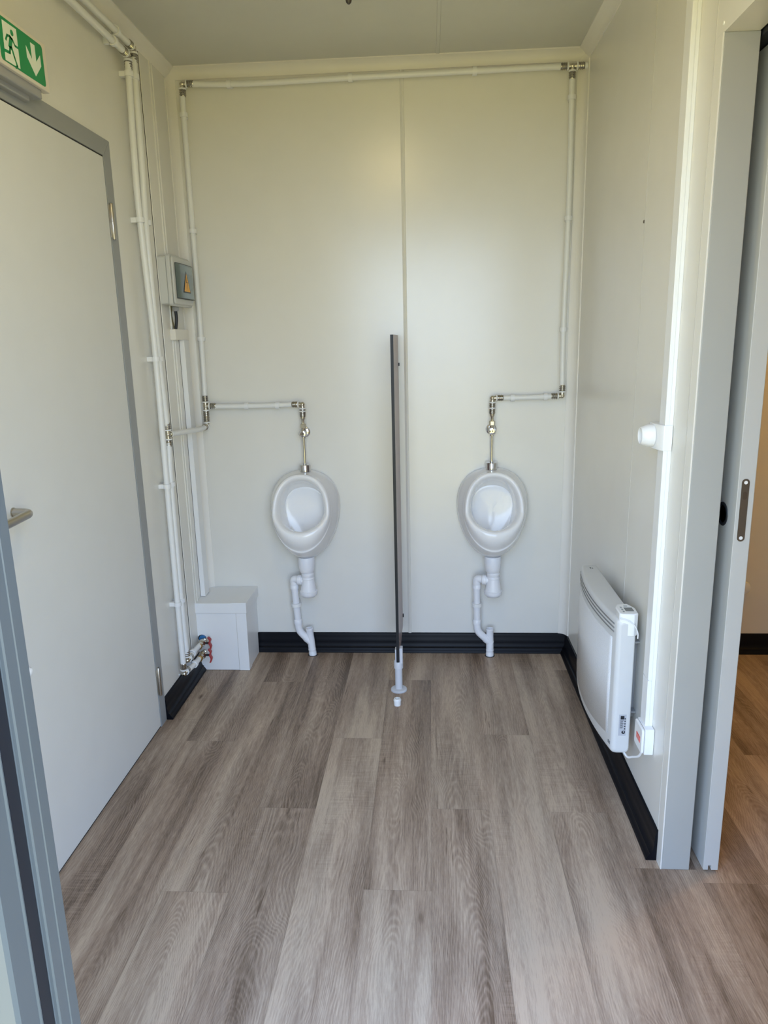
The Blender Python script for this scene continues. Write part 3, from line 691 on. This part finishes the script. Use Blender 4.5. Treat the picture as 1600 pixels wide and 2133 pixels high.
for A, B in zip(R, R[1:]):
    n = len(A)
    for i in range(n): bm.faces.new((A[i], A[(i+1) % n], B[(i+1) % n], B[i]))
bm.faces.new(R[0][::-1]); bm.faces.new(R[-1])
HB = mat('white_heater_steel', (.63, .63, .62), .36)
obj('heater_body', bm, HB, ht, smooth=True)
def front_patch(name, y0, y1, zlo, zhi, off, m, n=24, th=.001):
    bm = bmesh.new(); a = []; b = []
    for i in range(n+1):
        t = i/n; y = y0+(y1-y0)*t; x = xf(y)-off
        a.append(bm.verts.new((x, y, zlo(t)))); b.append(bm.verts.new((x, y, zhi(t))))
    for i in range(n): bm.faces.new((a[i], a[i+1], b[i+1], b[i]))
    o = obj(name, bm, m, ht, smooth=True); s = o.modifiers.new('t', 'SOLIDIFY'); s.thickness = th; s.offset = 0; return o
front_patch('front_grille', YN+.030, YFA-.015, lambda t: .228-.018*math.sin(PI*t), lambda t: .530+.004*math.sin(PI*t), .0006, GRILLE)
for z in (.5515, .5635, .5755):
    front_patch('air_slot', YN+.022, YFA-.02, lambda t, z=z: z-.0022+.003*math.sin(PI*t), lambda t, z=z: z+.0022+.003*math.sin(PI*t), .0004, LOUV)
front_patch('grille_edge', YN+.029, YFA-.014, lambda t: .5300+.004*math.sin(PI*t), lambda t: .5318+.004*math.sin(PI*t), .0008, WHITE)
# control housing on the near top corner
bm = bmesh.new(); prism(bm, rrect(1.5265, 1.5765, 0, 0, 0) if False else [(1.5265, YN+.006), (1.534, YN+.001), (1.566, YN-.001), (1.5785, YN+.008), (1.5805, YN+.05), (1.566, YN+.085), (1.536, YN+.080), (1.5265, YN+.055)], 2, .545, .6125)
cb = obj('control_housing', bm, WHITE, ht, .003, True)
bm = bmesh.new(); bx(bm, 1.548, 1.571, YN+.022, YN+.050, .6126, .6131); obj('display', bm, LCD, cb)
bm = bmesh.new()
for i in range(3): bx(bm, 1.5385, 1.5435, YN+.016+.016*i, YN+.025+.016*i, .6126, .6132)
bx(bm, 1.551, 1.561, YN+.060, YN+.065, .6126, .6132)
obj('buttons', bm, INNER, cb)
bm = bmesh.new(); tube(bm, spline([(1.528, YN-.0005, .600), (1.550, YN-.002, .594), (1.568, YN-.002, .578), (1.5775, YN-.001, .556), (1.578, YN-.001, .540)]), .0018, 10); obj('housing_lip', bm, WHITE, ht, smooth=True)
# rating sticker on near side
bm = bmesh.new(); bx(bm, 1.5395, 1.5605, YN-.0003, YN+.001, .238, .305); stc = obj('rating_sticker', bm, STICK, ht)
bm = bmesh.new(); yk0, yk1 = YN-.0006, YN-.0002
bx(bm, 1.544, 1.5545, yk0, yk1, .290, .301); 
for i in range(9): bx(bm, 1.5425+.0012*(i % 2), 1.5505+.0013*(i % 3), yk0, yk1, .262+.003*i, .2632+.003*i)
for i in range(6): bx(bm, 1.5555, 1.5585, yk0, yk1, .250+.008*i, .254+.008*i)
lathe(bm, [(.0052, -.0001), (.0052, .0003)], (1.5535, YN-.0003, .249), (0, -1, 0), 20)
obj('sticker_print', bm, RUBBER, stc)
bm = bmesh.new(); lathe(bm, [(.0022, 0), (.0022, .0002)], (1.5545, YN-.0006, .2505), (0, -1, 0), 12); obj('sticker_dot', bm, STICK, stc)
bm = bmesh.new()
for i in range(4): bx(bm, xf(YN+.012+.004*i)-.0006, xf(YN+.012+.004*i)+.002, YN+.011+.004*i, YN+.0138+.004*i, .203, .214-.002*(i % 2))
obj('front_logo', bm, LCD, ht)
bm = bmesh.new(); bx(bm, 1.545, 1.549, YFA-.045, YFA-.030, ZT, ZT+.0005); bx(bm, 1.552, 1.554, YFA-.048, YFA-.034, ZT, ZT+.0005); obj('top_logo', bm, LCD, ht)
bm = bmesh.new(); bx(bm, 1.588, W, -1.05, -.66, .26, .50)
for z in (.505, .285):
    bx(bm, 1.572, W, -1.075, -1.045, z, z+.006); bx(bm, 1.572, W, -.70, -.67, z, z+.006)
obj('wall_bracket', bm, ALU, ht, .001)
bm = bmesh.new(); tube(bm, spline([(1.560, YN+.02, .180), (1.566, YN-.01, .176), (1.574, -1.150, .188), (1.584, -1.185, .215), (1.588, -1.205, .262)]), .0032, 10); obj('power_cord', bm, WHITE, ht, smooth=True)

# ------------------------------------------------------------------ trunking, socket, switch on the right wall
tk = thing('cable_trunking', 'white vertical cable trunking on right wall between heater and doorway', 'cable trunking', (W, -1.212, .33))
bm = bmesh.new(); bx(bm, 1.581, W, -1.2315, -1.190, .330, H-cs-.001); obj('trunking_base', bm, WHITE, tk, .001)
bm = bmesh.new(); bx(bm, 1.5785, 1.5895, -1.2328, -1.1885, .468, H-cs-.002); bx(bm, 1.5785, 1.5895, -1.2328, -1.1885, .330, .466); obj('trunking_cover', bm, WHITE, tk, .001)
sk = thing('wall_socket', 'white round power socket joined to the vertical trunking', 'socket', (1.58, -1.18, 1.11))
bm = bmesh.new()
prism(bm, [(1.598, -1.236), (1.577, -1.236), (1.5715, -1.228), (1.568, -1.205), (1.566, -1.180), (1.566, -1.150), (1.598, -1.150)], 2, 1.0865, 1.150); obj('socket_base', bm, WHITE, sk, .0015, True)
bm = bmesh.new(); lathe(bm, [(.0285, 0), (.0290, .012), (.0225, .030), (.0205, .0315), (.0190, .0305), (.0185, .006), (.001, .006)], (1.5668, -1.178, 1.1185), (-1, 0, 0), 32); ob = obj('socket_ring', bm, WHITE, sk, smooth=True)
bm = bmesh.new(); lathe(bm, [(.0028, 0), (.0028, .014), (.001, .015)], (1.561, -1.178, 1.127), (-1, 0, 0), 12); obj('earth_pin', bm, STEEL, ob, smooth=True)
sb = thing('switch_box', 'white switch box with red label at the foot of the trunking beside heater', 'switch', (1.58, -1.22, .26))
bm = bmesh.new(); prism(bm, rrect(-1.2555, -1.182, .258, .334, .004), 0, 1.574, 1.598); obj('switch_base', bm, WHITE, sb, .0012, True)
bm = bmesh.new(); pl = rrect(-1.2535, -1.184, .260, .332, .008); prism(bm, pl, 0, 1.566, 1.5735); sl = obj('switch_cover', bm, WHITE, sb, .0025, True)
bm = bmesh.new(); bx(bm, 1.5652, 1.5662, -1.238, -1.205, .286, .303); rl_ = obj('red_label', bm, REDL, sl)
bm = bmesh.new()
for i in range(3): bx(bm, 1.5649, 1.5652, -1.236, -1.207, .2885+.0045*i, .2900+.0045*i)
obj('label_print', bm, mat('label_pale', (.85, .5, .45), .5), rl_)
# screws on the right wall
for i, (y, z, lab) in enumerate(((-.872, 1.673, 'small dark screw on the right wall at head height between corner and trunking'), (-1.37, 1.975, 'small cream screw cap near top corner of the inner doorway'))):
    bm = bmesh.new(); lathe(bm, [(.0045, 0), (.004, .002), (.001, .0028)], (W-(.0 if i == 0 else 0), y, z), (-1, 0, 0), 12)
    tag(obj('screw', bm, LOCKM if i == 0 else WALL, smooth=True), lab, 'screw')
bm = bmesh.new(); lathe(bm, [(.004, 0), (.0035, .002), (.001, .003)], (0, -.454, .095), (1, 0, 0), 12)
tag(obj('screw', bm, WHITE, smooth=True), 'tiny white screw head in left wall beside the lowest pipe elbow', 'screw')

# ------------------------------------------------------------------ ceiling: hanging cable end, lamp
hk = thing('ceiling_cable', 'dark cable end hanging down from the ceiling', 'cable', (.857, -1.5, H))
bm = bmesh.new(); tube(bm, spline([(.857, -1.5, H), (.860, -1.5, 2.25), (.852, -1.5, 2.10), (.8545, -1.5, 2.035)]), .005, 10); obj('cable', bm, RUBBER, hk, smooth=True)
bm = bmesh.new(); lathe(bm, [(.005, 0), (.0065, -.008), (.0065, -.034), (.005, -.040), (.002, -.043)], (.8545, -1.5, 2.035), (0, 0, 1), 16); obj('cable_end', bm, mat('dark_brown_plastic', (.03, .022, .018), .4), hk, smooth=True)

def ceiling_lamp(x, y, label, color, power):
    q = .9
    t = thing('ceiling_lamp', label, 'lamp', (x, y, H))
    bm = bmesh.new(); lathe(bm, [(.10, 0), (.10, -.012), (.097, -.014)], (x, y, H-.0), (0, 0, 1), 40); obj('lamp_base', bm, WHITE, t, smooth=True)
    m = mat('diffuser', (.9, .88, .82), .4, emit=(color, power))
    bm = bmesh.new(); lathe(bm, [(.096, -.0142), (.093, -.030), (.080, -.044), (.05, -.052), (.001, -.055)], (x, y, H), (0, 0, 1), 40); obj('lamp_diffuser', bm, m, t, smooth=True)
ceiling_lamp(.79, -1.66, 'round ceiling lamp in the urinal room', (1, .80, .40), 21)
ceiling_lamp(2.45, -.95, 'round warm ceiling lamp in the side room', (1, .50, .04), 40)
# little roll holder knob in the side room
bm = bmesh.new(); lathe(bm, [(.016, 0), (.026, .004), (.028, .022), (.024, .034), (.010, .040)], (2.335, 0, .306), (0, -1, 0), 24)
tag(obj('wall_bumper', bm, WHITE, smooth=True), 'round white bumper low on the side room back wall, half hidden by sliding door', 'bumper')
